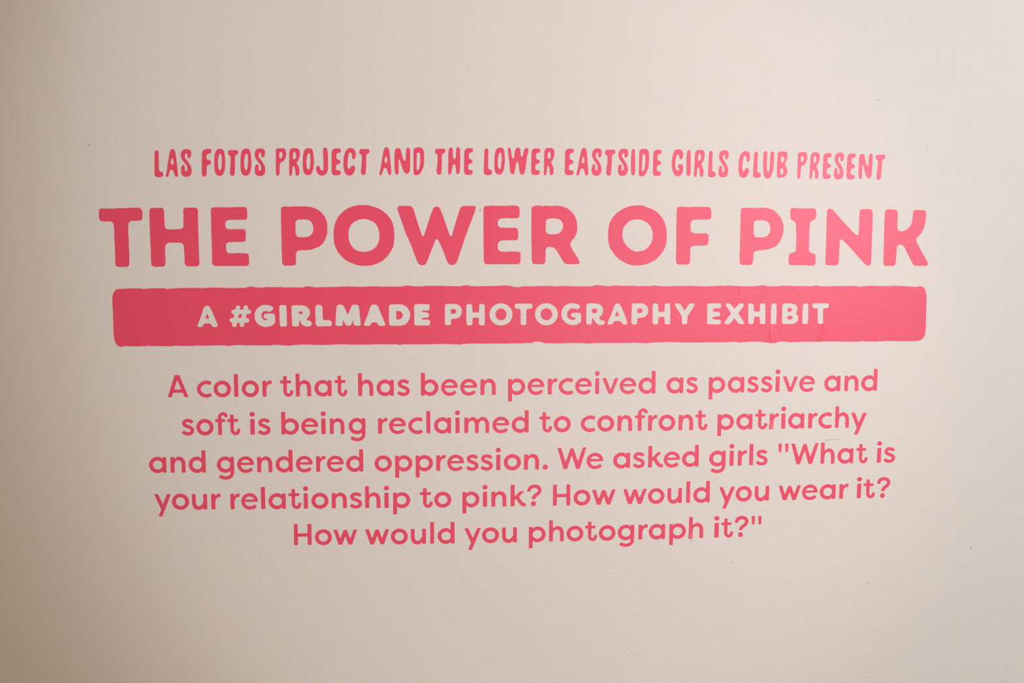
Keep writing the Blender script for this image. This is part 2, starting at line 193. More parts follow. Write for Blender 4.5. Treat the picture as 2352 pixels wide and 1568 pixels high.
# paragraph alphabet: 100 = height of the l, y up from the baseline
# ('p', outline) ('h', hole) ('s', width, path, smooth) ('o', cx, cy, rx, ry, width) ('d', cx, cy, r)
AZ = {
 'o': [('o', 38, 35, 38, 36.8, 16.8)],
 'a': [('o', 38.4, 35, 38.4, 36.8, 16.8), ('s', 17.2, "68,0 68,70", 0), ('h', "58.8,61 54.5,66.4 48,70.4 48,78 60.8,78 60,67"), ('h', "58.8,9 54.5,3.6 48,-0.4 48,-8 60.8,-8 60,3")],
 'b': [('o', 38.6, 35, 38.4, 36.8, 16.8), ('s', 17.4, "8.7,0 8.7,100", 0), ('h', "18.2,61 22.5,66.4 29,70.4 29,78 18,78 18,67"), ('h', "18.2,9 22.5,3.6 29,-0.4 29,-8 16.2,-8 17,3")],
 'd': [('o', 38.4, 35, 38.4, 36.8, 16.8), ('s', 17.2, "67.6,0 67.6,100", 0), ('h', "58.8,61 54.5,66.4 48,70.4 48,78 59,78 59,67"), ('h', "58.8,9 54.5,3.6 48,-0.4 48,-8 60.8,-8 60,3")],
 'p': [('o', 38.6, 35, 38.4, 36.8, 16.8), ('s', 17.4, "8.7,-29.5 8.7,70", 0), ('h', "18.2,61 22.5,66.4 29,70.4 29,78 16.2,78 17,67"), ('h', "18.2,9 22.5,3.6 29,-0.4 29,-8 18,-8 18,3")],
 'g': [('o', 38.4, 35, 38.4, 36.8, 16.8), ('s', 17.2, "67.2,70 67.2,0", 0), ('s', 15.4, "67.9,8 67.8,-1 64.8,-12 57,-20.2 46,-24.4 35,-24.8 23,-22.2 10,-16", 1), ('h', "58.8,61 54.5,66.4 48,70.4 48,78 60.2,78 59.4,67"), ('h', "59,9 54.5,3.6 48,-0.4 48,-6 52,-8 59,-6")],
 'c': [('s', 16, "62.5,58 53,63.2 41.5,64.6 30,62 18,55 10.3,45.5 8.2,35 10.3,24.5 18,14.2 30,7 41.5,5 53,6.8 63,12", 1)],
 'e': [('s', 14.8, "65.9,38 64,47.5 57.5,57.2 47.5,63 37,64.8 25,62.4 14,53.8 8.4,42.5 7.5,33 11,21 19,11.2 30,6 41,5.6 52.5,8.4 64.5,16.5", 1), ('p', "13,33 71.5,33 73.2,36 73,44 13,43.2")],
 'n': [('s', 17.2, "8.6,0 8.6,70", 0), ('s', 17, "9,36 11.5,47 17,56.5 25,62 35,63.7 45,61.8 53,55.5 57,46 57.8,36 57.8,0", 2), ('h', "17.5,58.5 20.5,63.2 24.5,67.2 29,69.9 34,71.2 34,78 16,78 17,68")],
 'h': [('s', 17.2, "8.6,0 8.6,100", 0), ('s', 17, "9,36 11.5,47 17,56.5 25,62 35,63.7 45,61.8 53,55.5 57,46 57.8,36 57.8,0", 2), ('h', "17.5,58.5 20.5,63.2 24.5,67.2 29,69.9 34,71.2 34,78 17.4,78 17.4,68")],
 'm': [('s', 17.2, "8.6,0 8.6,70", 0), ('s', 16.4, "9,36 12,48 18,57.5 26,62.8 34,64 43,62 50,55.5 54.5,46 55.3,36 55.3,0", 2), ('s', 16.4, "55.3,36 58,48 64,57.5 72,62.8 80,64 89,62 96.5,55.5 101,46 102,36 102,0", 2), ('h', "17.5,58.5 20.5,63.2 24.5,67.2 29,69.9 34,71.2 34,78 16,78 17,68"), ('h', "60.8,58.5 56.5,65 51,70.6 51,78 72,78 70,70.6 64.8,65")],
 'r': [('s', 17.4, "8.7,0 8.7,70", 0), ('s', 16, "9,28 10.5,40 15,51.5 22,59.5 31,63 41.5,63.8", 3), ('h', "17.4,58.5 21.5,64.5 29,70 34,72 34,78 16,78 17,68")],
 's': [('s', 14.8, "48.5,55 40.5,62.2 29,64.8 18.5,62.8 12,56.3 12.4,47.6 19,41.6 30,37.2 40.5,32 46.7,25 46.6,16.2 40.5,9 31,5.9 18,7.2 4.5,15.6", 1)],
 't': [('s', 16, "22,89.5 22,22", 0), ('s', 14.4, "21.6,34 22,20 26,11.2 33,6.2 40.5,6.0 47,9.6 50.6,16.5 51,27", 3), ('s', 12.8, "0,64 50,64", 0)],
 'f': [('s', 16.6, "20.8,0 20.8,76", 0), ('s', 14, "19.7,70 20.4,81 24.8,90 32.5,94.6 40.5,93.6 46.8,88 49.2,78.5", 3), ('s', 12.4, "0,63.6 44,63.6", 0)],
 'i': [('s', 17.8, "11,0 11,70", 0), ('d', 11, 91, 10.7)],
 'l': [('s', 17.8, "8.9,0 8.9,100", 0)],
 'k': [('s', 17.6, "8.8,0 8.8,100", 0), ('p', "14,28 30,38 58,67 56,70 42,70 14,42"), ('s', 15.6, "27,45 35,31 42,19.5 50,10.5 58,7 67,8.3", 1)],
 'v': [('p', "0,70 16.5,70 36,18 53.5,70 69,70 43.5,0 27.5,0")],
 'w': [('p', "0,70 16.5,70 30.5,27 46,68.5 60,68.5 74,27 90.5,70 106,70 82.5,0 67,0 53,41 39,0 22.5,0")],
 'y': [('p', "0,70 16.5,70 36.5,22.5 55.5,70 72,70 32.5,-32 16,-32 28.5,1")],
 'u': [('s', 17.2, "8.6,70 8.6,30 10.5,18.5 17,9.5 28,6 39.5,8 49,15 55,23 59,31", 2), ('s', 17.2, "60.2,0 60.2,70", 0), ('h', "51.8,9.5 47.5,4 41,-0.6 41,-8 52.8,-8 51.9,2")],
 'A': [('p', "0,0 17,0 23.8,19.8 66,19.8 72.3,0 89.5,0 52.5,97.8 32.5,97.8"), ('h', "42.3,77 28.3,34 59.8,34")],
 'H': [('s', 18.2, "9.1,0 9.1,98", 0), ('s', 18.2, "73.5,0 73.5,98", 0), ('s', 14.6, "5,46.5 78,46.5", 0)],
 'W': [('p', "0,97.5 16.5,97.5 37.3,31.5 58,94.5 71,94.5 91.7,33 113.5,97.5 129,97.5 100.5,0 84.5,0 64.5,64.5 43.5,0 28,0")],
 '?': [('s', 16, "8,67.5 9.2,77 15.5,86.2 25,91 36,92 48,89 56.5,81.8 58.8,72.5 54.5,61.5 44,53 35.5,46.5 31,39.5 30,32", 3), ('d', 29.5, 10.8, 11.8)],
 '.': [('d', 11.7, 10.8, 11.5)],
 '"': [('p', "0,98.5 15.8,98.5 14.2,58.5 3.2,58.5"), ('p', "30.8,98.5 46.6,98.5 45,58.5 34,58.5")],
}
# each paragraph line: words, baseline/height samples (x, baseline y, height of the l), then windows (x0, scale, letters)
Z1, Z2 = 430 / 2352, 510 / 2352
PARA = [
 ("A color that has been perceived as passive and",
  [(410, 912.0), (543, 910.9), (684, 910.0), (827, 908.9), (971, 908.2), (1110, 906.9), (1262, 905.4), (1372, 904.4), (1502, 903.2), (1565, 902.5), (1705, 900.8), (1786, 899.6), (1925, 898.0), (2011, 896.9)],
  [(400, 52.1), (1000, 52.2), (1500, 51.5), (1786, 50.8), (2011, 49.9)],
  [(370, Z1, "A 88 343|c 452 637|o 662 878|l 914 972|o 1014 1230|r 1272 1390|t 1495 1660|h 1690 1887|a 1927 2144|t 2180 2340"),
   (790, Z1, "h 177 370|a 411 629|s 672 828|b 967 1188|e 1221 1430|e 1461 1673|n 1716 1908|p 2062 2278"),
   (1190, Z1, "e 120 330|r 373 493|c 510 692|e 718 928|i 966 1026|v 1061 1258|e 1277 1484|d 1514 1728|a 1865 2077|s 2114 2258"),
   (1600, Z1, "p 150 360|a 392 600|s 637 779|s 809 951|i 990 1053|v 1086 1272|e 1290 1486|a 1604 1809|n 1855 2033|d 2069 2274")]),
 ("soft is being reclaimed to confront patriarchy",
  [(430, 998.9), (505, 998.5), (580, 997.9), (652, 997.4), (743, 996.7), (873, 995.8), (984, 994.8), (1121, 993.8), (1209, 992.8), (1423, 989.5), (1563, 987.7), (1723, 985.4), (1798, 983.9), (1860, 983.2), (1940, 981.9)],
  [(430, 51.6), (650, 51.6), (984, 51.1), (1209, 51.1), (1500, 50.6), (1923, 49.5)],
  [(400, Z1, "s 100 253|o 281 495|f 514 673|t 665 830|i 948 1015|s 1056 1212|b 1344 1568|e 1597 1810|i 1840 1907|n 1956 2140"),
   (800, Z1, "g 5 218|r 374 493|e 513 724|c 754 937|l 981 1031|a 1077 1293|i 1341 1404|m 1458 1770|e 1811 2022|d 2053 2267"),
   (1210, Z1, "t 158 318|o 339 553|c 679 861|o 886 1098|n 1139 1323|f 1359 1521|r 1523 1641|o 1656 1864|n 1906 2089"),
   (1590, Z1, "t 40 190|p 314 523|a 554 758|t 792 940|r 970 1088|i 1117 1180|a 1206 1409|r 1455 1573|c 1586 1757|h 1793 1968|y 2000 2190")]),
 ('and gendered oppression. We asked girls "What is',
  [(345, 1085.4), (396, 1085.0), (467, 1084.7), (595, 1084.3), (668, 1083.6), (829, 1082.5), (1007, 1080.8), (1144, 1079.4), (1220, 1078.3), (1441, 1074.4), (1493, 1073.4), (1600, 1070.9), (1680, 1069.2), (1725, 1068.2), (1840, 1065.7), (1900, 1064.6), (1955, 1063.3), (2018, 1062.2), (2060, 1061.2)],
  [(345, 51.0), (829, 51.0), (1200, 50.6), (1493, 49.8), (1725, 49.2), (1890, 48.9), (2050, 48.5)],
  [(330, Z1, "a 69 288|n 336 529|d 566 783|g 921 1138|e 1176 1386|n 1425 1618|d 1658 1874|e 1914 2123|r 2166 2284"),
   (750, Z1, "e 5 217|d 247 463|o 605 820|p 862 1079|p 1120 1337|r 1378 1499|e 1518 1727|s 1758 1909|s 1937 2091|i 2127 2190"),
   (1150, Z1, "o 39 254|n 294 482|. 527 594|W 716 1074|e 1080 1288|a 1413 1627|s 1663 1810|k 1852 2039|e 2049 2252"),
   (1560, Z2, "d 31 209|g 319 493|i 533 585|r 620 717|l 741 787|s 815 936|\" 1052 1158|W 1190 1475|h 1497 1646|a 1677 1846|t 1878 1994|i 2094 2148|s 2167 2286")]),
 ("your relationship to pink? How would you wear it?",
  [(360, 1169.6), (489, 1169.3), (534, 1168.9), (605, 1168.6), (700, 1167.7), (770, 1166.8), (845, 1166.3), (889, 1166.0), (1114, 1163.5), (1148, 1163.0), (1177, 1162.4), (1275, 1160.9), (1378, 1158.7), (1460, 1156.9), (1561, 1154.6), (1625, 1153.1), (1762, 1149.0), (1812, 1148.2), (1920, 1145.2), (1972, 1143.6), (2040, 1142.4)],
  [(360, 50.7), (605, 50.6), (845, 50.1), (1177, 49.4), (1600, 49.1), (1800, 48.2), (2040, 47.4)],
  [(340, Z1, "y 80 284|o 302 516|u 552 746|r 793 913|r 1034 1153|e 1172 1381|l 1417 1475|a 1515 1733|t 1764 1926|i 1948 2012|o 2053 2267"),
   (750, Z2, "n 55 216|s 249 378|h 408 572|i 607 662|p 705 887|t 989 1126|o 1142 1322|p 1440 1620|i 1652 1706|n 1747 1905|k 1950 2113|? 2126 2278"),
   (1250, Z1, "H 110 328|o 370 580|w 604 894|w 996 1287|o 1305 1509|u 1549 1731|l 1782 1835|d 1873 2083"),
   (1640, Z1, "y 68 261|o 273 474|u 512 693|w 815 1090|e 1106 1301|a 1328 1529|r 1572 1689|i 1793 1859|t 1880 2020|? 2049 2214")]),
 ('How would you photograph it?"',
  [(680, 1251.5), (711, 1250.9), (790, 1250.3), (974, 1248.4), (1040, 1247.5), (1182, 1244.9), (1266, 1243.2), (1400, 1240.4), (1471, 1238.6), (1524, 1237.3), (1600, 1235.2), (1645, 1234.0), (1700, 1232.7), (1750, 1231.8)],
  [(680, 49.4), (993, 49.5), (1266, 49.0), (1587, 48.6), (1750, 48.3)],
  [(650, Z1, "H 136 361|o 402 614|w 636 930|w 1035 1331|o 1356 1569|u 1607 1797|l 1850 1899|d 1943 2157"),
   (1050, Z1, "y 95 297|o 314 526|u 565 751|p 901 1112|h 1155 1340|o 1376 1586|t 1608 1758|o 1781 1989|g 2018 2227"),
   (1400, Z1, "r 362 480|a 493 699|p 749 959|h 996 1177|i 1316 1382|t 1406 1551|? 1574 1745|\" 1786 1911")]),
]

# ---------------------------------------------------------------- outlines from shapes
def spline(pts, closed=False, n=6):
    p = [np.array(q, float) for q in pts]; m = len(p); out = []
    for i in range(m if closed else m - 1):
        a = p[(i - 1) % m] if (closed or i > 0) else p[0]
        b, c = p[i], p[(i + 1) % m]
        d = p[(i + 2) % m] if (closed or i + 2 < m) else p[-1]
        for k in range(n):
            t = k / n
            out.append(0.5 * ((2 * b) + (c - a) * t + (2 * a - 5 * b + 4 * c - d) * t * t + (3 * b - a - 3 * c + d) * t ** 3))
    if not closed: out.append(p[-1])
    return [tuple(q) for q in out]

def inside(X, Y, pts):
    r = np.zeros(X.shape, bool); n = len(pts)
    for i in range(n):
        x1, y1 = pts[i]; x2, y2 = pts[(i + 1) % n]
        if y1 == y2: continue
        c = (Y >= min(y1, y2)) & (Y < max(y1, y2))
        r ^= c & (X < (Y - y1) * (x2 - x1) / (y2 - y1) + x1)
    return r

def stroke(X, Y, w, pts, flat=True):
    r = np.zeros(X.shape, bool); n = len(pts) - 1; h = w / 2
    for i in range(n):
        x1, y1 = pts[i]; x2, y2 = pts[i + 1]
        L = math.hypot(x2 - x1, y2 - y1)
        if L < 1e-9: continue
        ux, uy = (x2 - x1) / L, (y2 - y1) / L
        t = (X - x1) * ux + (Y - y1) * uy; q = np.abs(-(X - x1) * uy + (Y - y1) * ux)
        r |= (t >= 0) & (t <= L) & (q <= h)
        if i or not flat: r |= (X - x1) ** 2 + (Y - y1) ** 2 <= h * h
    if not flat: r |= (X - pts[-1][0]) ** 2 + (Y - pts[-1][1]) ** 2 <= h * h
    return r

def clip_ends(X, Y, pts, r):
    """keep interior joint discs from bulging past the two flat ends"""
    for (a, b) in ((pts[0], pts[1]), (pts[-1], pts[-2])):
        L = math.hypot(b[0] - a[0], b[1] - a[1]); ux, uy = (b[0] - a[0]) / L, (b[1] - a[1]) / L
        t = (X - a[0]) * ux + (Y - a[1]) * uy
        near = (X - a[0]) ** 2 + (Y - a[1]) ** 2 < 12 ** 2
        r &= ~((t < 0) & near)
    return r

def blur(M, s):
    k = int(math.ceil(3 * s)); g = np.exp(-0.5 * (np.arange(-k, k + 1) / s) ** 2); g /= g.sum()
    A = np.pad(M.astype(float), k); B = sum(g[i] * A[i:i + M.shape[0], :] for i in range(2 * k + 1))
    return sum(g[i] * B[:, i:i + M.shape[1]] for i in range(2 * k + 1))

def contours(F, x0, y0, st):
    """marching squares at 0.5; closed loops with the filled side on a fixed hand"""
    S = F > 0.5; H, W = F.shape
    code = S[:-1, :-1] * 1 + S[:-1, 1:] * 2 + S[1:, 1:] * 4 + S[1:, :-1] * 8
    nxt = {}
    T = {1: [(3, 0)], 2: [(0, 1)], 3: [(3, 1)], 4: [(1, 2)], 5: [(3, 0), (1, 2)], 6: [(0, 2)], 7: [(3, 2)], 8: [(2, 3)],
         9: [(2, 0)], 10: [(0, 1), (2, 3)], 11: [(2, 1)], 12: [(1, 3)], 13: [(1, 0)], 14: [(0, 3)]}
    def key(i, j, e):
        return (i, j, 0) if e == 0 else (i, j + 1, 1) if e == 1 else (i + 1, j, 0) if e == 2 else (i, j, 1)
    for i, j in zip(*np.nonzero((code > 0) & (code < 15))):
        for a, b in T[int(code[i, j])]: nxt[key(i, j, a)] = key(i, j, b)
    def pos(k):
        i, j, v = k
        if v == 0:
            a, b = F[i, j], F[i, j + 1]; return (x0 + (j + (0.5 - a) / (b - a)) * st, y0 + i * st)
        a, b = F[i, j], F[i + 1, j]; return (x0 + j * st, y0 + (i + (0.5 - a) / (b - a)) * st)
    loops = []
    while nxt:
        s = next(iter(nxt)); k = s; L = []
        while k in nxt:
            L.append(pos(k)); k = nxt.pop(k)
        if len(L) > 6: loops.append(L)
    return loops

def simplify(L, eps, maxlen):
    L = np.array(L); n = len(L)
    a = 0; b = int(np.argmax(((L - L[0]) ** 2).sum(1)))
    keep = {a, b}
    stack = [(a, b), (b, n)]
    while stack:
        i, j = stack.pop()
        if j - i < 2: continue
        p, q = L[i], L[j % n]; d = q - p; l = math.hypot(*d)
        seg = L[i + 1:j]
        if l < 1e-9: e = np.hypot(*(seg - p).T)
        else: e = np.abs((seg[:, 0] - p[0]) * d[1] - (seg[:, 1] - p[1]) * d[0]) / l
        k = int(np.argmax(e))
        if e[k] > eps or l > maxlen:
            k = k + i + 1 if e[k] > eps else (i + j) // 2
            keep.add(k); stack += [(i, k), (k, j)]
    return [tuple(L[k]) for k in sorted(keep)]

def area(L):
    return 0.5 * sum(L[i][0] * L[(i + 1) % len(L)][1] - L[(i + 1) % len(L)][0] * L[i][1] for i in range(len(L)))

def poly_glyph(loops, st, sig, smooth):
    """filled outline with holes -> rounded contour loops"""
    ls = [spline(P(s) if isinstance(s, str) else s, True) if smooth else (P(s) if isinstance(s, str) else s) for s in loops]
    xs = [p[0] for p in ls[0]]; ys = [p[1] for p in ls[0]]; m = 4 * sig * st + 3 * st
    x0, y0 = min(xs) - m, min(ys) - m
    X, Y = np.meshgrid(np.arange(x0, max(xs) + m, st), np.arange(y0, max(ys) + m, st))
    M = inside(X, Y, ls[0])
    for h in ls[1:]: M &= ~inside(X, Y, h)
    return contours(blur(M, sig), x0, y0, st)

def az_glyph(ch, st=0.55, sig=2.9):
    x0, y0 = -8.0, -42.0
    X, Y = np.meshgrid(np.arange(x0, 140 if ch in 'Wmw' else 98, st), np.arange(y0, 112, st))
    M = np.zeros(X.shape, bool)
    for s in AZ[ch]:
        if s[0] == 'p': M |= inside(X, Y, P(s[1]))
        elif s[0] == 'h': M &= ~inside(X, Y, P(s[1]))
        elif s[0] == 'd': M |= (X - s[1]) ** 2 + (Y - s[2]) ** 2 <= (s[3] + .15) ** 2
        elif s[0] == 'o':
            _, cx, cy, rx, ry, w = s
            M |= (((X - cx) / rx) ** 2 + ((Y - cy) / ry) ** 2 <= 1) & (((X - cx) / (rx - w)) ** 2 + ((Y - cy) / (ry - w * .98)) ** 2 > 1)
        else:
            _, w, path, k = s; p = P(path)
            if k == 1 or k == 3: p = spline(p)
            elif k == 2:      # long straight ends stay straight
                q = spline(p); p = q
                r0 = P(path)
                if abs(r0[-1][0] - r0[-2][0]) < .01 and abs(r0[-1][1] - r0[-2][1]) > 20: p = spline(r0[:-1]) + [r0[-1]]
                elif abs(r0[1][0] - r0[0][0]) < .01 and abs(r0[1][1] - r0[0][1]) > 20: p = [r0[0]] + spline(r0[1:])
            if k == 1:        # softly rounded terminals: pull both ends in, add a flattened half disc
                for e in (0, -1):
                    a, b = np.array(p[e]), np.array(p[1 if e == 0 else -2]); c = .55 * w / 2
                    while math.hypot(*(b - a)) < c and len(p) > 3:
                        c -= math.hypot(*(b - a)); p.pop(0 if e == 0 else -1)
                        a, b = b, np.array(p[1 if e == 0 else -2])
                    u = (b - a) / math.hypot(*(b - a)); a = a + u * c; p[e] = tuple(a)
                    t = (X - a[0]) * u[0] + (Y - a[1]) * u[1]; q = -(X - a[0]) * u[1] + (Y - a[1]) * u[0]
                    M |= (t <= 0.01) & (np.abs(t / (.55 * w / 2)) ** 2.4 + np.abs(q / (w / 2)) ** 2.4 <= 1)
            M |= clip_ends(X, Y, p, stroke(X, Y, w, p))
    return contours(blur(M, sig), x0, y0, st)

def slant(x):          # the verticals lean towards one another down the wall
    return -(x - 1130) * 4.6e-5

def interp(tab, x):
    return float(np.interp(x, [t[0] for t in tab], [t[1] for t in tab]))

def letters():
    """every piece of lettering: dict(ch, word, line, loops in photograph millimetres)"""
    out = []
    # top line
    words = [(w, c) for w in TOP_WORDS.split() for c in w]; n = 0; cache = {}
    for wx, row in TOP:
        for item in row.split('|'):
            ch, l, r, t, b = item.split(); l, r, t, b = float(l), float(r), float(t), float(b)
            assert ch == words[n][1]
            if ch not in cache:
                gx, ls = TOP_GLYPH[ch]; L = poly_glyph(ls, 3.0, 1.5, True)
                cx = gx + TOP_SC * np.mean([p[0] for p in L[0]])
                cache[ch] = (cx, L)
            cx, L = cache[ch]
            ds = slant(wx + TOP_SC * (l + r) / 2) - slant(cx)
            M = [[(x + ds * y, y) for x, y in q] for q in L]
            xs = [p[0] for q in M for p in q]; ys = [p[1] for q in M for p in q]
            x_lo, x_hi, y_lo, y_hi = min(xs), max(xs), min(ys), max(ys)
            M = [[(wx + TOP_SC * (l + (x - x_lo) / (x_hi - x_lo) * (r - l)), 320 + TOP_SC * (t + (y - y_lo) / (y_hi - y_lo) * (b - t))) for x, y in q] for q in M]
            out.append(dict(ch=ch, line='top', loops=M)); n += 1
    # headline
    for ch, w, wx, ls in HEAD:
        L = poly_glyph(ls, 4.0, 2.1, False)
        out.append(dict(ch=ch, line='head', loops=[[(wx + HEAD_SC * x, 450 + HEAD_SC * y) for x, y in q] for q in L]))
    # paragraph
    cache = {}
    for k, (text, base, asc, wins) in enumerate(PARA):
        want = text.replace(' ', ''); n = 0
        for wx, sc, row in wins:
            for item in row.split('|'):
                ch, l, r = item.split(' '); l, r = wx + sc * float(l), wx + sc * float(r)
                assert ch == want[n], (ch, want[n]); n += 1
                if ch not in cache: cache[ch] = az_glyph(ch)
                L = cache[ch]; c = (l + r) / 2; A = interp(asc, c) / 100; s = slant(c)
                M = [[(x * A - y * A * s, y * A) for x, y in q] for q in L]
                xs = [p[0] for q in M for p in q]; x_lo, x_hi = min(xs), max(xs); f = (r - l) / (x_hi - x_lo)
                M = [[(l + (x - x_lo) * f, y) for x, y in q] for q in M]
                M = [[(x, interp(base, x) - y) for x, y in q] for q in M]
                out.append(dict(ch=ch, line=k, loops=M, f=f))
        assert n == len(want)
    return out

def banner_field(st=0.6):
    pts = [(x0 + sc * x, 640 + sc * y) for x0, sc, s in BAN for x, y in P(s)]
    pts = spline(pts, True, 4)
    x0, y0 = 250.0, 645.0
    X, Y = np.meshgrid(np.arange(x0, 2140, st), np.arange(y0, 806, st))
    M = inside(X, Y, pts)
    def fill(poly, val):
        poly = [(wx + BL_SC * x, 670 + BL_SC * y) for x, y in poly]
        xs = [p[0] for p in poly]; ys = [p[1] for p in poly]
        i0, i1 = int((min(ys) - y0) / st) - 2, int((max(ys) - y0) / st) + 3
        j0, j1 = int((min(xs) - x0) / st) - 2, int((max(xs) - x0) / st) + 3
        M[i0:i1, j0:j1][inside(X[i0:i1, j0:j1], Y[i0:i1, j0:j1], poly)] = val
    def fit(src, l, r, t, b):
        q = P(src); xs = [p[0] for p in q]; ys = [p[1] for p in q]
        return [(l + (x - min(xs)) / (max(xs) - min(xs)) * (r - l), t + (y - min(ys)) / (max(ys) - min(ys)) * (b - t)) for x, y in q]
    for wx, s, holes in BAN_LET:
        if s[0] == '#':
            for a, b in (((838, 287), (772, 592)), ((978, 285), (908, 590)), ((762, 362), (1030, 358)), ((728, 512), (997, 512))):
                L = math.hypot(b[0] - a[0], b[1] - a[1]); ux, uy = (b[0] - a[0]) / L, (b[1] - a[1]) / L
                cap = lambda u: (42 * abs(math.cos(u)) ** .7, 41 * math.copysign(abs(math.sin(u)) ** .7, u))
                q = [(b[0] + cap(u)[0] * ux - cap(u)[1] * uy, b[1] + cap(u)[0] * uy + cap(u)[1] * ux) for u in np.linspace(-math.pi / 2, math.pi / 2, 13)]
                q += [(a[0] - cap(u)[0] * ux + cap(u)[1] * uy, a[1] - cap(u)[0] * uy - cap(u)[1] * ux) for u in np.linspace(-math.pi / 2, math.pi / 2, 13)]
                fill(q, False)
        elif s[0] == 'o':
            _, cx, cy, rx, ry, ix, iy = s.split(); cx, cy, rx, ry, ix, iy = map(float, (cx, cy, rx, ry, ix, iy))
            A = np.linspace(0, 2 * math.pi, 48, endpoint=False)
            fill([(cx + rx * math.cos(u), cy + ry * math.sin(u)) for u in A], False)
            fill([(cx + ix * math.cos(u), cy + iy * math.sin(u)) for u in A], True)
        elif s[0] in 'HT':
            _, l, r, t, b = s.split(); fill(fit(H_CUT if s[0] == 'H' else T_CUT, float(l), float(r), float(t), float(b)), False)
        else: fill(P(s), False)
        for h in holes: fill(P(h), True)
    return blur(M, 1.3), x0, y0, st
# ---------------------------------------------------------------- meshes
def W(x, y): return ((x - 1176) * MM, EYE + (784 - y) * MM)      # wall coordinates of a measured point

def pts_in(P2, loops):
    X = P2[:, 0]; Y = P2[:, 1]; r = np.zeros(len(P2), bool)
    for q in loops: r ^= inside(X, Y, q)
    return r

def film_mesh(name, loops, origin, thick=0.4, extra=None, lift=None, mat=None):
    """a piece of cut film: triangulated face standing `thick` mm off the wall and its cut edge"""
    vs2, edges = [], []; runs = []
    for q in loops:
        b = len(vs2); vs2 += q; n = len(q); runs.append((b, n))
        edges += [(b + i, b + (i + 1) % n) for i in range(n)]
    nb = len(vs2)
    if extra is not None: vs2 = vs2 + extra
    ov, oe, of, v_o, _, _ = delaunay_2d_cdt([Vector(v) for v in vs2], edges, [], 0, 1e-5)
    ov = [(v[0], v[1]) for v in ov]
    tri = np.array([f for f in of if len(f) == 3]); A = np.array(ov)
    cen = A[tri].mean(1); tri = tri[pts_in(cen, loops)]
    m_in = {}
    for k, src in enumerate(v_o):
        for s_ in src: m_in[s_] = k
    cx, cy = origin; ox, oz = W(cx, cy)
    def co3(x, y, d):
        wx, wz = W(x, y); z = d + (lift(x, y) if (lift and d > 0) else 0)
        return (wx - ox, -z * MM, wz - oz)
    verts = [co3(x, y, thick) for x, y in ov]; faces = []
    for a, b, c in tri:
        ax, az = verts[a][0], verts[a][2]; bx, bz = verts[b][0], verts[b][2]; cx_, cz = verts[c][0], verts[c][2]
        cr = (bx - ax) * (cz - az) - (bz - az) * (cx_ - ax)
        faces.append((int(a), int(b), int(c)) if cr > 0 else (int(a), int(c), int(b)))
    # cut edge back to the wall; its faces look away from the film
    sgn = {}
    for b, n in runs:
        x1_, y1_ = vs2[b]; x2_, y2_ = vs2[b + 1]; L_ = math.hypot(x2_ - x1_, y2_ - y1_) or 1
        mx, my = (x1_ + x2_) / 2 - (y2_ - y1_) / L_ * .05, (y1_ + y2_) / 2 + (x2_ - x1_) / L_ * .05
        sgn[b] = bool(pts_in(np.array([[mx, my]]), loops)[0])
    for b, n in runs:
        base = len(verts)
        for i in range(n):
            x, y = ov[m_in[b + i]]; wx, wz = W(x, y); verts += [verts[m_in[b + i]], (wx - ox, 0.0, wz - oz)]
        for i in range(n):                     # the rim has its own points, so the face shades flat up to the cut
            j = (i + 1) % n
            q = (base + 2 * i, base + 2 * j, base + 2 * j + 1, base + 2 * i + 1)
            faces.append(q if sgn[b] else q[::-1])
    me = bpy.data.meshes.new(name); me.from_pydata(verts, [], faces); me.update()
    me.materials.append(mat or M_FILM)
    return me

def link(name, data, loc, parent=None, wloc=None):
    o = bpy.data.objects.new(name, data); COL.objects.link(o)
    if parent is not None:
        o.parent = parent; o.location = (loc[0] - wloc[0], loc[1] - wloc[1], loc[2] - wloc[2])
    else: o.location = loc
    return o

def bbox(loops):
    xs = [p[0] for q in loops for p in q]; ys = [p[1] for q in loops for p in q]
    return min(xs), max(xs), min(ys), max(ys)

def pieces(loops):
    """outer loops with their holes"""
    L = sorted(loops, key=lambda q: -abs(area(q))); out = []
    for q in L:
        p = np.array([q[0]]); host = None
        for k, g in enumerate(out):
            if inside(p[:, 0], p[:, 1], g[0])[0]: host = k
        if host is not None and (area(q) > 0) != (area(out[host][0]) > 0): out[host].append(q)
        else: out.append([q])
    return out

# ---------------------------------------------------------------- the wall
def box(name, x0, x1, y0, y1, z0, z1, mat):
    v = [(x, y, z) for x in (x0, x1) for y in (y0, y1) for z in (z0, z1)]
    f = [(0, 1, 3, 2), (4, 6, 7, 5), (0, 4, 5, 1), (2, 3, 7, 6), (0, 2, 6, 4), (1, 5, 7, 3)]
    me = bpy.data.meshes.new(name); me.from_pydata(v, [], f); me.update(); me.materials.append(mat)
    o = bpy.data.objects.new(name, me); COL.objects.link(o); return o
wall = box('wall_back', -3.4, 3.4, 0.0, 0.12, 0.0, 3.2, M_WALL); wall['kind'] = 'structure'
wall['label'] = 'cream painted wall with a fine roller texture behind the pink lettering'

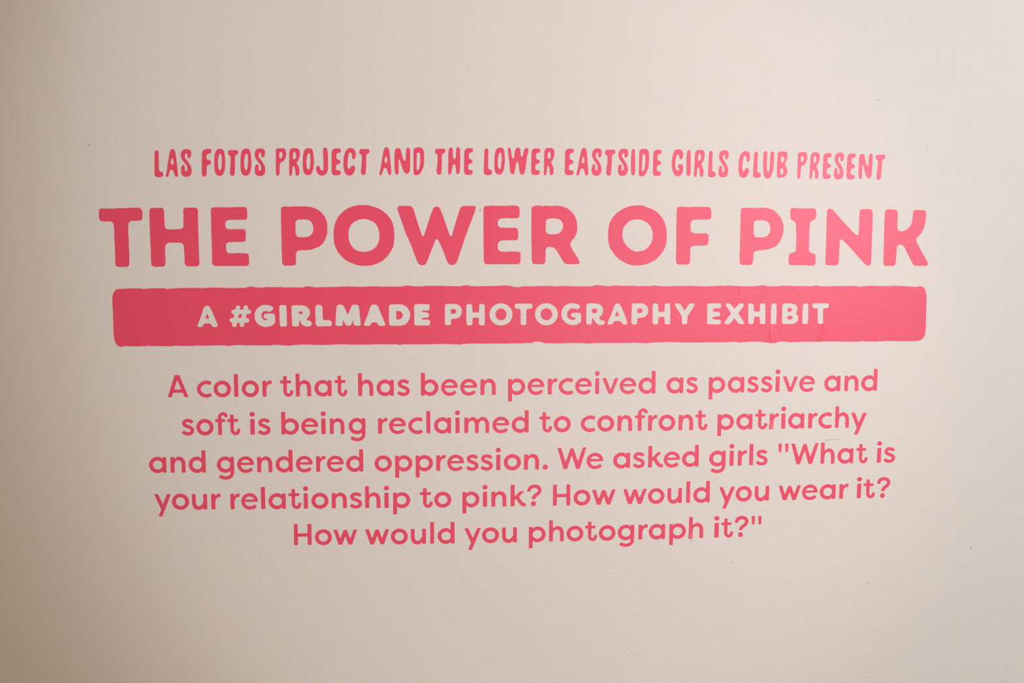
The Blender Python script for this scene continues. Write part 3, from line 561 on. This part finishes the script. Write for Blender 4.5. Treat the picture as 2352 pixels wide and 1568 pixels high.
# nubs, runs and pin holes in the paint, and one nub's painted shade: (x, y, length, width, height, turn) in photograph millimetres
NUBS = [(178, 813, 5, 4, 2.2, 60), (375, 161, 7, 4, 1.8, 50), (279.5, 1399, 5, 4, 2.4, 0), (1997, 1337, 6, 4.5, 2.4, 10),
        (2231, 1257, 7, 4.5, 3.0, -30), (1451, 1494, 7, 3.6, 2.2, -50), (1667, 1287, 7, 3.4, 1.8, 35), (1685, 1290, 10, 3.2, 2.4, -10),
        (1750, 1293, 5, 3, 1.4, 0), (1914, 1298, 11, 3, 1.4, -50), (1475, 1382, 6, 4, 1.3, 0), (1270, 1297, 4, 5, 1.5, 20),
        (2229, 1198, 5, 3, 1.5, 0), (2108, 1286, 4, 4, 1.2, 0), (2016, 231, 6, 3, 1.6, 0), (1396, 1107, 7, 4, 2.0, 30),
        (440, 324, 5, 5, 1.2, 30), (297, 522, 5, 2.5, 1.8, 0), (804, 869, 9, 5, 1.6, 55), (1087, 935, 6, 5, 1.8, 40),
        (1201, 721, 9, 4, 2.6, 0), (1203, 726, 6, 3, 1.8, -10), (517, 401, 7, 3, 1.4, 20), (1322, 1247, 8, 5, 1.8, -30), (1375, 1240, 5, 3, 1.4, 20),
        (1764.5, 975, 5, 6.5, 2.2, 60), (2018, 1142, 6, 4, 1.8, 0), (1590, 1238.8, 9, 3.2, 1.9, -28), (372, 1334, 4, 3, 1.3, 0), (556, 1336, 4, 3, 1.5, 0),
        (461, 1386, 5, 3.5, 1.2, 0), (1938, 457, 5, 3, 1.2, 0), (1402, 1274, 4, 4, 1.2, 0), (2038, 1016, 5, 3, 1.0, 20), (1917, 186, 3.5, 2.5, 1.2, 0),
        (1857, 207, 4, 2.5, 1.0, 0), (1047, 1325, 9, 3, 1.0, -50), (985, 1305, 7, 3, 1.0, -50), (836, 1365, 5, 3, 1.0, 0), (1860, 1003, 8, 4, 1.2, 15)]
PITS_AND_SHADE = [(1102.5, 482.5, 5, 3.6, 0), (599, 1271.5, 3.2, 3, 0), (596, 1325, 2.6, 2, 0), (205, 332.5, 7, 2, 12), (203, 336, 4, 1.6, 80),
        (205, 373, 3.2, 2.6, 60), (176, 1322, 3, 1.8, -20), (272.5, 1315, 2.4, 2.2, 0), (2016, 228.5, 5, 1.4, 0), (2130.5, 344, 5, 1.8, 0),
        (1786, 1011, 2, 1.5, 0), (824, 770.5, 3, 2, 0), (1497, 707, 5, 1.8, -10), (2230, 1258.4, 4, 1.6, -25), (643.5, 511.5, 5, 1.0, 35)]  # the spot below the far-right nub paints in that nub's shaded side

def dome(name, L, Wd, H, turn, mat, rings=3, seg=10):
    v = [(0, -H * MM, 0)]; f = []
    ct, st = math.cos(math.radians(turn)), math.sin(math.radians(turn))
    for r in range(1, rings + 1):
        k = r / rings; h = H * math.cos(k * math.pi / 2) ** 1.2 if k < 1 else 0
        for s_ in range(seg):
            a = 2 * math.pi * s_ / seg; x, z = L / 2 * k * math.cos(a), Wd / 2 * k * math.sin(a)
            v.append(((x * ct - z * st) * MM, -max(h, 0) * MM + (0.0002 if r == rings else 0), (x * st + z * ct) * MM))
    for s_ in range(seg):
        f.append((0, 1 + s_, 1 + (s_ + 1) % seg))
        for r in range(rings - 1):
            a = 1 + r * seg; b = a + seg
            f.append((a + s_, b + s_, b + (s_ + 1) % seg, a + (s_ + 1) % seg))
    me = bpy.data.meshes.new(name); me.from_pydata(v, [], f); me.update(); me.materials.append(mat)
    for p in me.polygons: p.use_smooth = True
    return me
for x, y, L, wd, h, t in NUBS:
    wx, wz = W(x, y); o = link('paint_nub', dome('paint_nub', L, wd, h * (1.25 if h > 2 else .7), t, M_CHIP), (wx, 0, wz)); o.parent = wall
for x, y, L, wd, t in PITS_AND_SHADE:
    wx, wz = W(x, y); o = link('hole_or_shade', dome('hole_or_shade', L, wd, 0.15, t, M_DARK), (wx, 0, wz)); o.parent = wall
    o['label'] = 'tiny dark pit or painted shade spot in the paint'
# hairline crack beside the word patriarchy: a raised lip with a dark line under it
def strip(name, path, half, h, mat):
    v, f = [], []
    for i, (x, y) in enumerate(path):
        k = math.sin(math.pi * i / (len(path) - 1)) ** .6
        wx, wz = W(x, y)
        v += [(wx, 0.0002, wz + half * k * MM), (wx, -h * k * MM - .00002, wz), (wx, 0.0002, wz - half * k * MM)]
        if i:
            a = 3 * (i - 1); f += [(a, a + 3, a + 4, a + 1), (a + 1, a + 4, a + 5, a + 2)]
    me = bpy.data.meshes.new(name); me.from_pydata(v, [], f); me.update(); me.materials.append(mat)
    o = link(name, me, (0, 0, 0)); o.parent = wall; return o
o = strip('dark_line', P("1882,1011.5 1893,1011 1904,1010 1914,1009.6 1926,1009.5 1937,1009.5"), 0.7, 0.12, M_DARK); o['label'] = 'hairline crack in the paint'
o = strip('dark_line', P("1582,1234.5 1584,1237.5 1587,1240 1590,1241.6 1596,1242"), 1.0, 0.12, M_DARK); o['label'] = 'dark line on the wall under the letter h'  # dark line drawn along the lower edge of the nub
strip('paint_ridge', P("1850,1014 1865,1012.6 1880,1011.8 1895,1009.6 1910,1008 1925,1007.8 1938,1008"), 1.6, 0.7, M_CHIP)
strip('paint_ridge', P("1938,1003 1944,1009 1950,1016 1955,1022"), 2.4, 0.6, M_CHIP)
strip('paint_ridge', P("1392,1307 1405,1311 1418,1316 1430,1321"), 2.6, 0.5, M_CHIP)

# ---------------------------------------------------------------- cut-out letters
ORD = ['first', 'second', 'third', 'fourth', 'fifth']
GROUP = {'top': 'hand-drawn letters of the top line', 'head': 'bold letters of the headline',
         0: 'letters of the first line of the paragraph', 1: 'letters of the second line of the paragraph',
         2: 'letters of the third line of the paragraph', 3: 'letters of the fourth line of the paragraph',
         4: 'letters of the last line of the paragraph'}
STYLE = {'top': 'narrow hand-drawn pink letter', 'head': 'large bold pink letter'}
PLACE = {'top': 'top line', 'head': 'headline', 0: "paragraph's first line", 1: "paragraph's second line", 2: "paragraph's third line",
         3: "paragraph's fourth line", 4: "paragraph's last line"}
TEXTS = {'top': TOP_WORDS, 'head': 'THE POWER OF PINK'}
for k, row in enumerate(PARA): TEXTS[k] = row[0]

def labels(line):
    """one description per character of a line, spaces left out"""
    out = []
    for w_ in TEXTS[line].split():
        for i, c in enumerate(w_):
            bare = w_.strip('."?')
            st = STYLE.get(line, 'small pink capital letter' if c.isupper() else 'small pink letter')
            n = bare.count(c); k = w_[:i].count(c)
            if c == '.': out.append(('full_stop', 'punctuation mark', f"small round pink full stop after '{bare}', {PLACE[line]}"))
            elif c == '?': out.append(('question_mark', 'punctuation mark', f"small pink question mark after '{bare}', {PLACE[line]}"))
            elif c == '"':
                out.append(('quotation_mark', 'punctuation mark', f"pair of small pink quotation strokes {'before' if i == 0 else 'closing'} '{bare}', {PLACE[line]}"
                            if i == 0 else f"pair of small pink quotation strokes after the last question mark"))
            elif len(bare) == 1: out.append(('letter', 'letter', f"{st} {c} standing alone, {PLACE[line]}"))
            elif n == 1: out.append(('letter', 'letter', f"{st} {c} in '{bare}', {PLACE[line]}"))
            else: out.append(('letter', 'letter', f"{st} {c}, {ORD[k]} {c} in '{bare}', {PLACE[line]}"))
    return out

def lift_patriarchy(x, y):      # foot of the r stands off the wall on a nub
    return 2.6 * max(0, (y - 960) / 24) ** 2 if x < 1778 else 0
def lift_h(x, y):               # left foot of the h stands off the wall on a chip
    return 3.0 * max(0, (y - 1210) / 26) ** 2 if x < 1596 else 0

def lift_being(x, y):           # a bubble in the film where the arch of the n was not pressed down
    return 1.5 * math.exp(-((x - 776) / 7) ** 2 - ((y - 962.5) / 3.2) ** 2)

LET = letters(); seen = {}; used = set()
for d in LET:
    ln = d['line']; i = seen.get(ln, 0); seen[ln] = i + 1
    if ('lab', ln) not in seen: seen[('lab', ln)] = labels(ln)
    name, cat, lab = seen[('lab', ln)][i]
    assert lab not in used, lab
    used.add(lab)
    eps = .07 if ln == 'head' else .05
    loops = [simplify(q, eps, 30) for q in d['loops']]
    x0, x1, y0, y1 = bbox(loops); c = ((x0 + x1) / 2, (y0 + y1) / 2); wx, wz = W(*c)
    pc = pieces(loops); lift = None
    if ln == 1 and d['ch'] == 'r' and 1764 < x0 < 1774: lift = lift_patriarchy
    if ln == 1 and d['ch'] == 'n' and 750 < x0 < 765: lift = lift_being
    if ln == 4 and d['ch'] == 'h' and 1575 < x0 < 1590: lift = lift_h
    if lift: loops = [simplify(q, .02, 3) for q in d['loops']]; pc = pieces(loops)
    if len(pc) == 1:
        ex = None
        if lift:
            G = np.array([(x, y) for x in np.arange(x0, x1, 1.3) for y in np.arange(y0, y1, 1.3)]) + .057
            Q = np.concatenate([np.array(q) for q in loops])
            G = G[pts_in(G, pc[0]) & ((((G[:, None] - Q[None]) ** 2).sum(2)).min(1) > .25)]; ex = [tuple(map(float, g)) for g in G]
        root = link(name, film_mesh(name, pc[0], c, extra=ex, lift=lift), (wx, 0, wz))
        if lift:
            for p in root.data.polygons: p.use_smooth = abs(p.normal.y) > .5
    else:
        root = link(name, None, (wx, 0, wz)); root.empty_display_size = 0.02
        pc.sort(key=lambda g: bbox(g)[2])
        nm = {'i': ['dot', 'stem'], '?': ['hook', 'dot'], '"': ['stroke', 'stroke']}[d['ch']]
        for g, pn in zip(pc, nm):
            a0, a1, b0, b1 = bbox(g); cc = ((a0 + a1) / 2, (b0 + b1) / 2); px, pz = W(*cc)
            link(pn, film_mesh(pn, g, cc), (px, 0, pz), root, (wx, 0, wz))
    root['label'] = lab; root['category'] = cat; root['group'] = GROUP[ln]

# ---------------------------------------------------------------- banner with letters cut out of it
def seg_d(x, y, ax, ay, bx, by):
    t = ((x - ax) * (bx - ax) + (y - ay) * (by - ay)) / ((bx - ax) ** 2 + (by - ay) ** 2); t = min(1, max(0, t))
    return math.hypot(x - ax - t * (bx - ax), y - ay - t * (by - ay)), t
TENTS = [  # x, y at the narrow end; x, y at the wide end; widths; heights: film tenting off the wall
    (1769, 741, 1776, 792, 2.2, 9, 0.3, 3.0), (1883, 742, 1879, 792, 2.2, 6.5, 0.6, 2.5), (1887, 742, 1893, 778, 1.4, 2.4, 1.6, 0.5),
    (1655, 668, 1652, 652, 3, 4, .2, 0.9), (1700, 675, 1697, 650, 2, 3, .2, 1.0), (1829, 672, 1822, 652, 5, 4, .2, .7), (1744, 684, 1760, 660, 5, 5, .3, .5)]
def film_relief(x, y):
    z = 0
    for ax, ay, bx, by, w0, w1, h0, h1 in TENTS:
        d, t = seg_d(x, y, ax, ay, bx, by); z += (h0 + (h1 - h0) * t) * math.exp(-(d / (w0 + (w1 - w0) * t)) ** 2)
    return z
F, fx0, fy0, fst = banner_field()
BL = [simplify(q, .07, 12) for q in contours(F, fx0, fy0, fst)]
BP = pieces(BL); BP.sort(key=lambda g: -abs(area(g[0])))
extra = []
for x in np.arange(262, 2128, 12.0):
    for y in np.arange(664, 790, 12.0): extra.append((float(x) + .13, float(y) + .07))
for x in np.arange(1630, 1925, 2.0):
    for y in np.arange(652, 790, 2.5):
        if min(seg_d(x, y, *t[:4])[0] for t in TENTS) < 18: extra.append((float(x) + .31, float(y) + .19))
E = np.array(extra)
near = np.zeros(len(E), bool)
for q in BL:
    Q = np.array(q)
    for i in range(0, len(E), 2000):
        near[i:i + 2000] |= (((E[i:i + 2000, None, :] - Q[None]) ** 2).sum(2) < 0.8 ** 2).any(1)
E = E[~near & pts_in(E, BP[0])]
x0, x1, y0, y1 = bbox(BP[0]); bc = ((x0 + x1) / 2, (y0 + y1) / 2); bx, bz = W(*bc)
ban = link('banner', film_mesh('banner', BP[0], bc, extra=[tuple(map(float, e)) for e in E], lift=film_relief), (bx, 0, bz))
nf = len(ban.data.polygons)
for p in ban.data.polygons:
    if abs(p.normal.y) > .5: p.use_smooth = True
ban['label'] = 'long pink strip with wavy edges and cut-out words, under the headline'; ban['category'] = 'banner'
for g in BP[1:]:
    a0, a1, b0, b1 = bbox(g); cc = ((a0 + a1) / 2, (b0 + b1) / 2); px, pz = W(*cc)
    link('letter_counter', film_mesh('letter_counter', g, cc), (px, 0, pz), ban, (bx, 0, bz))
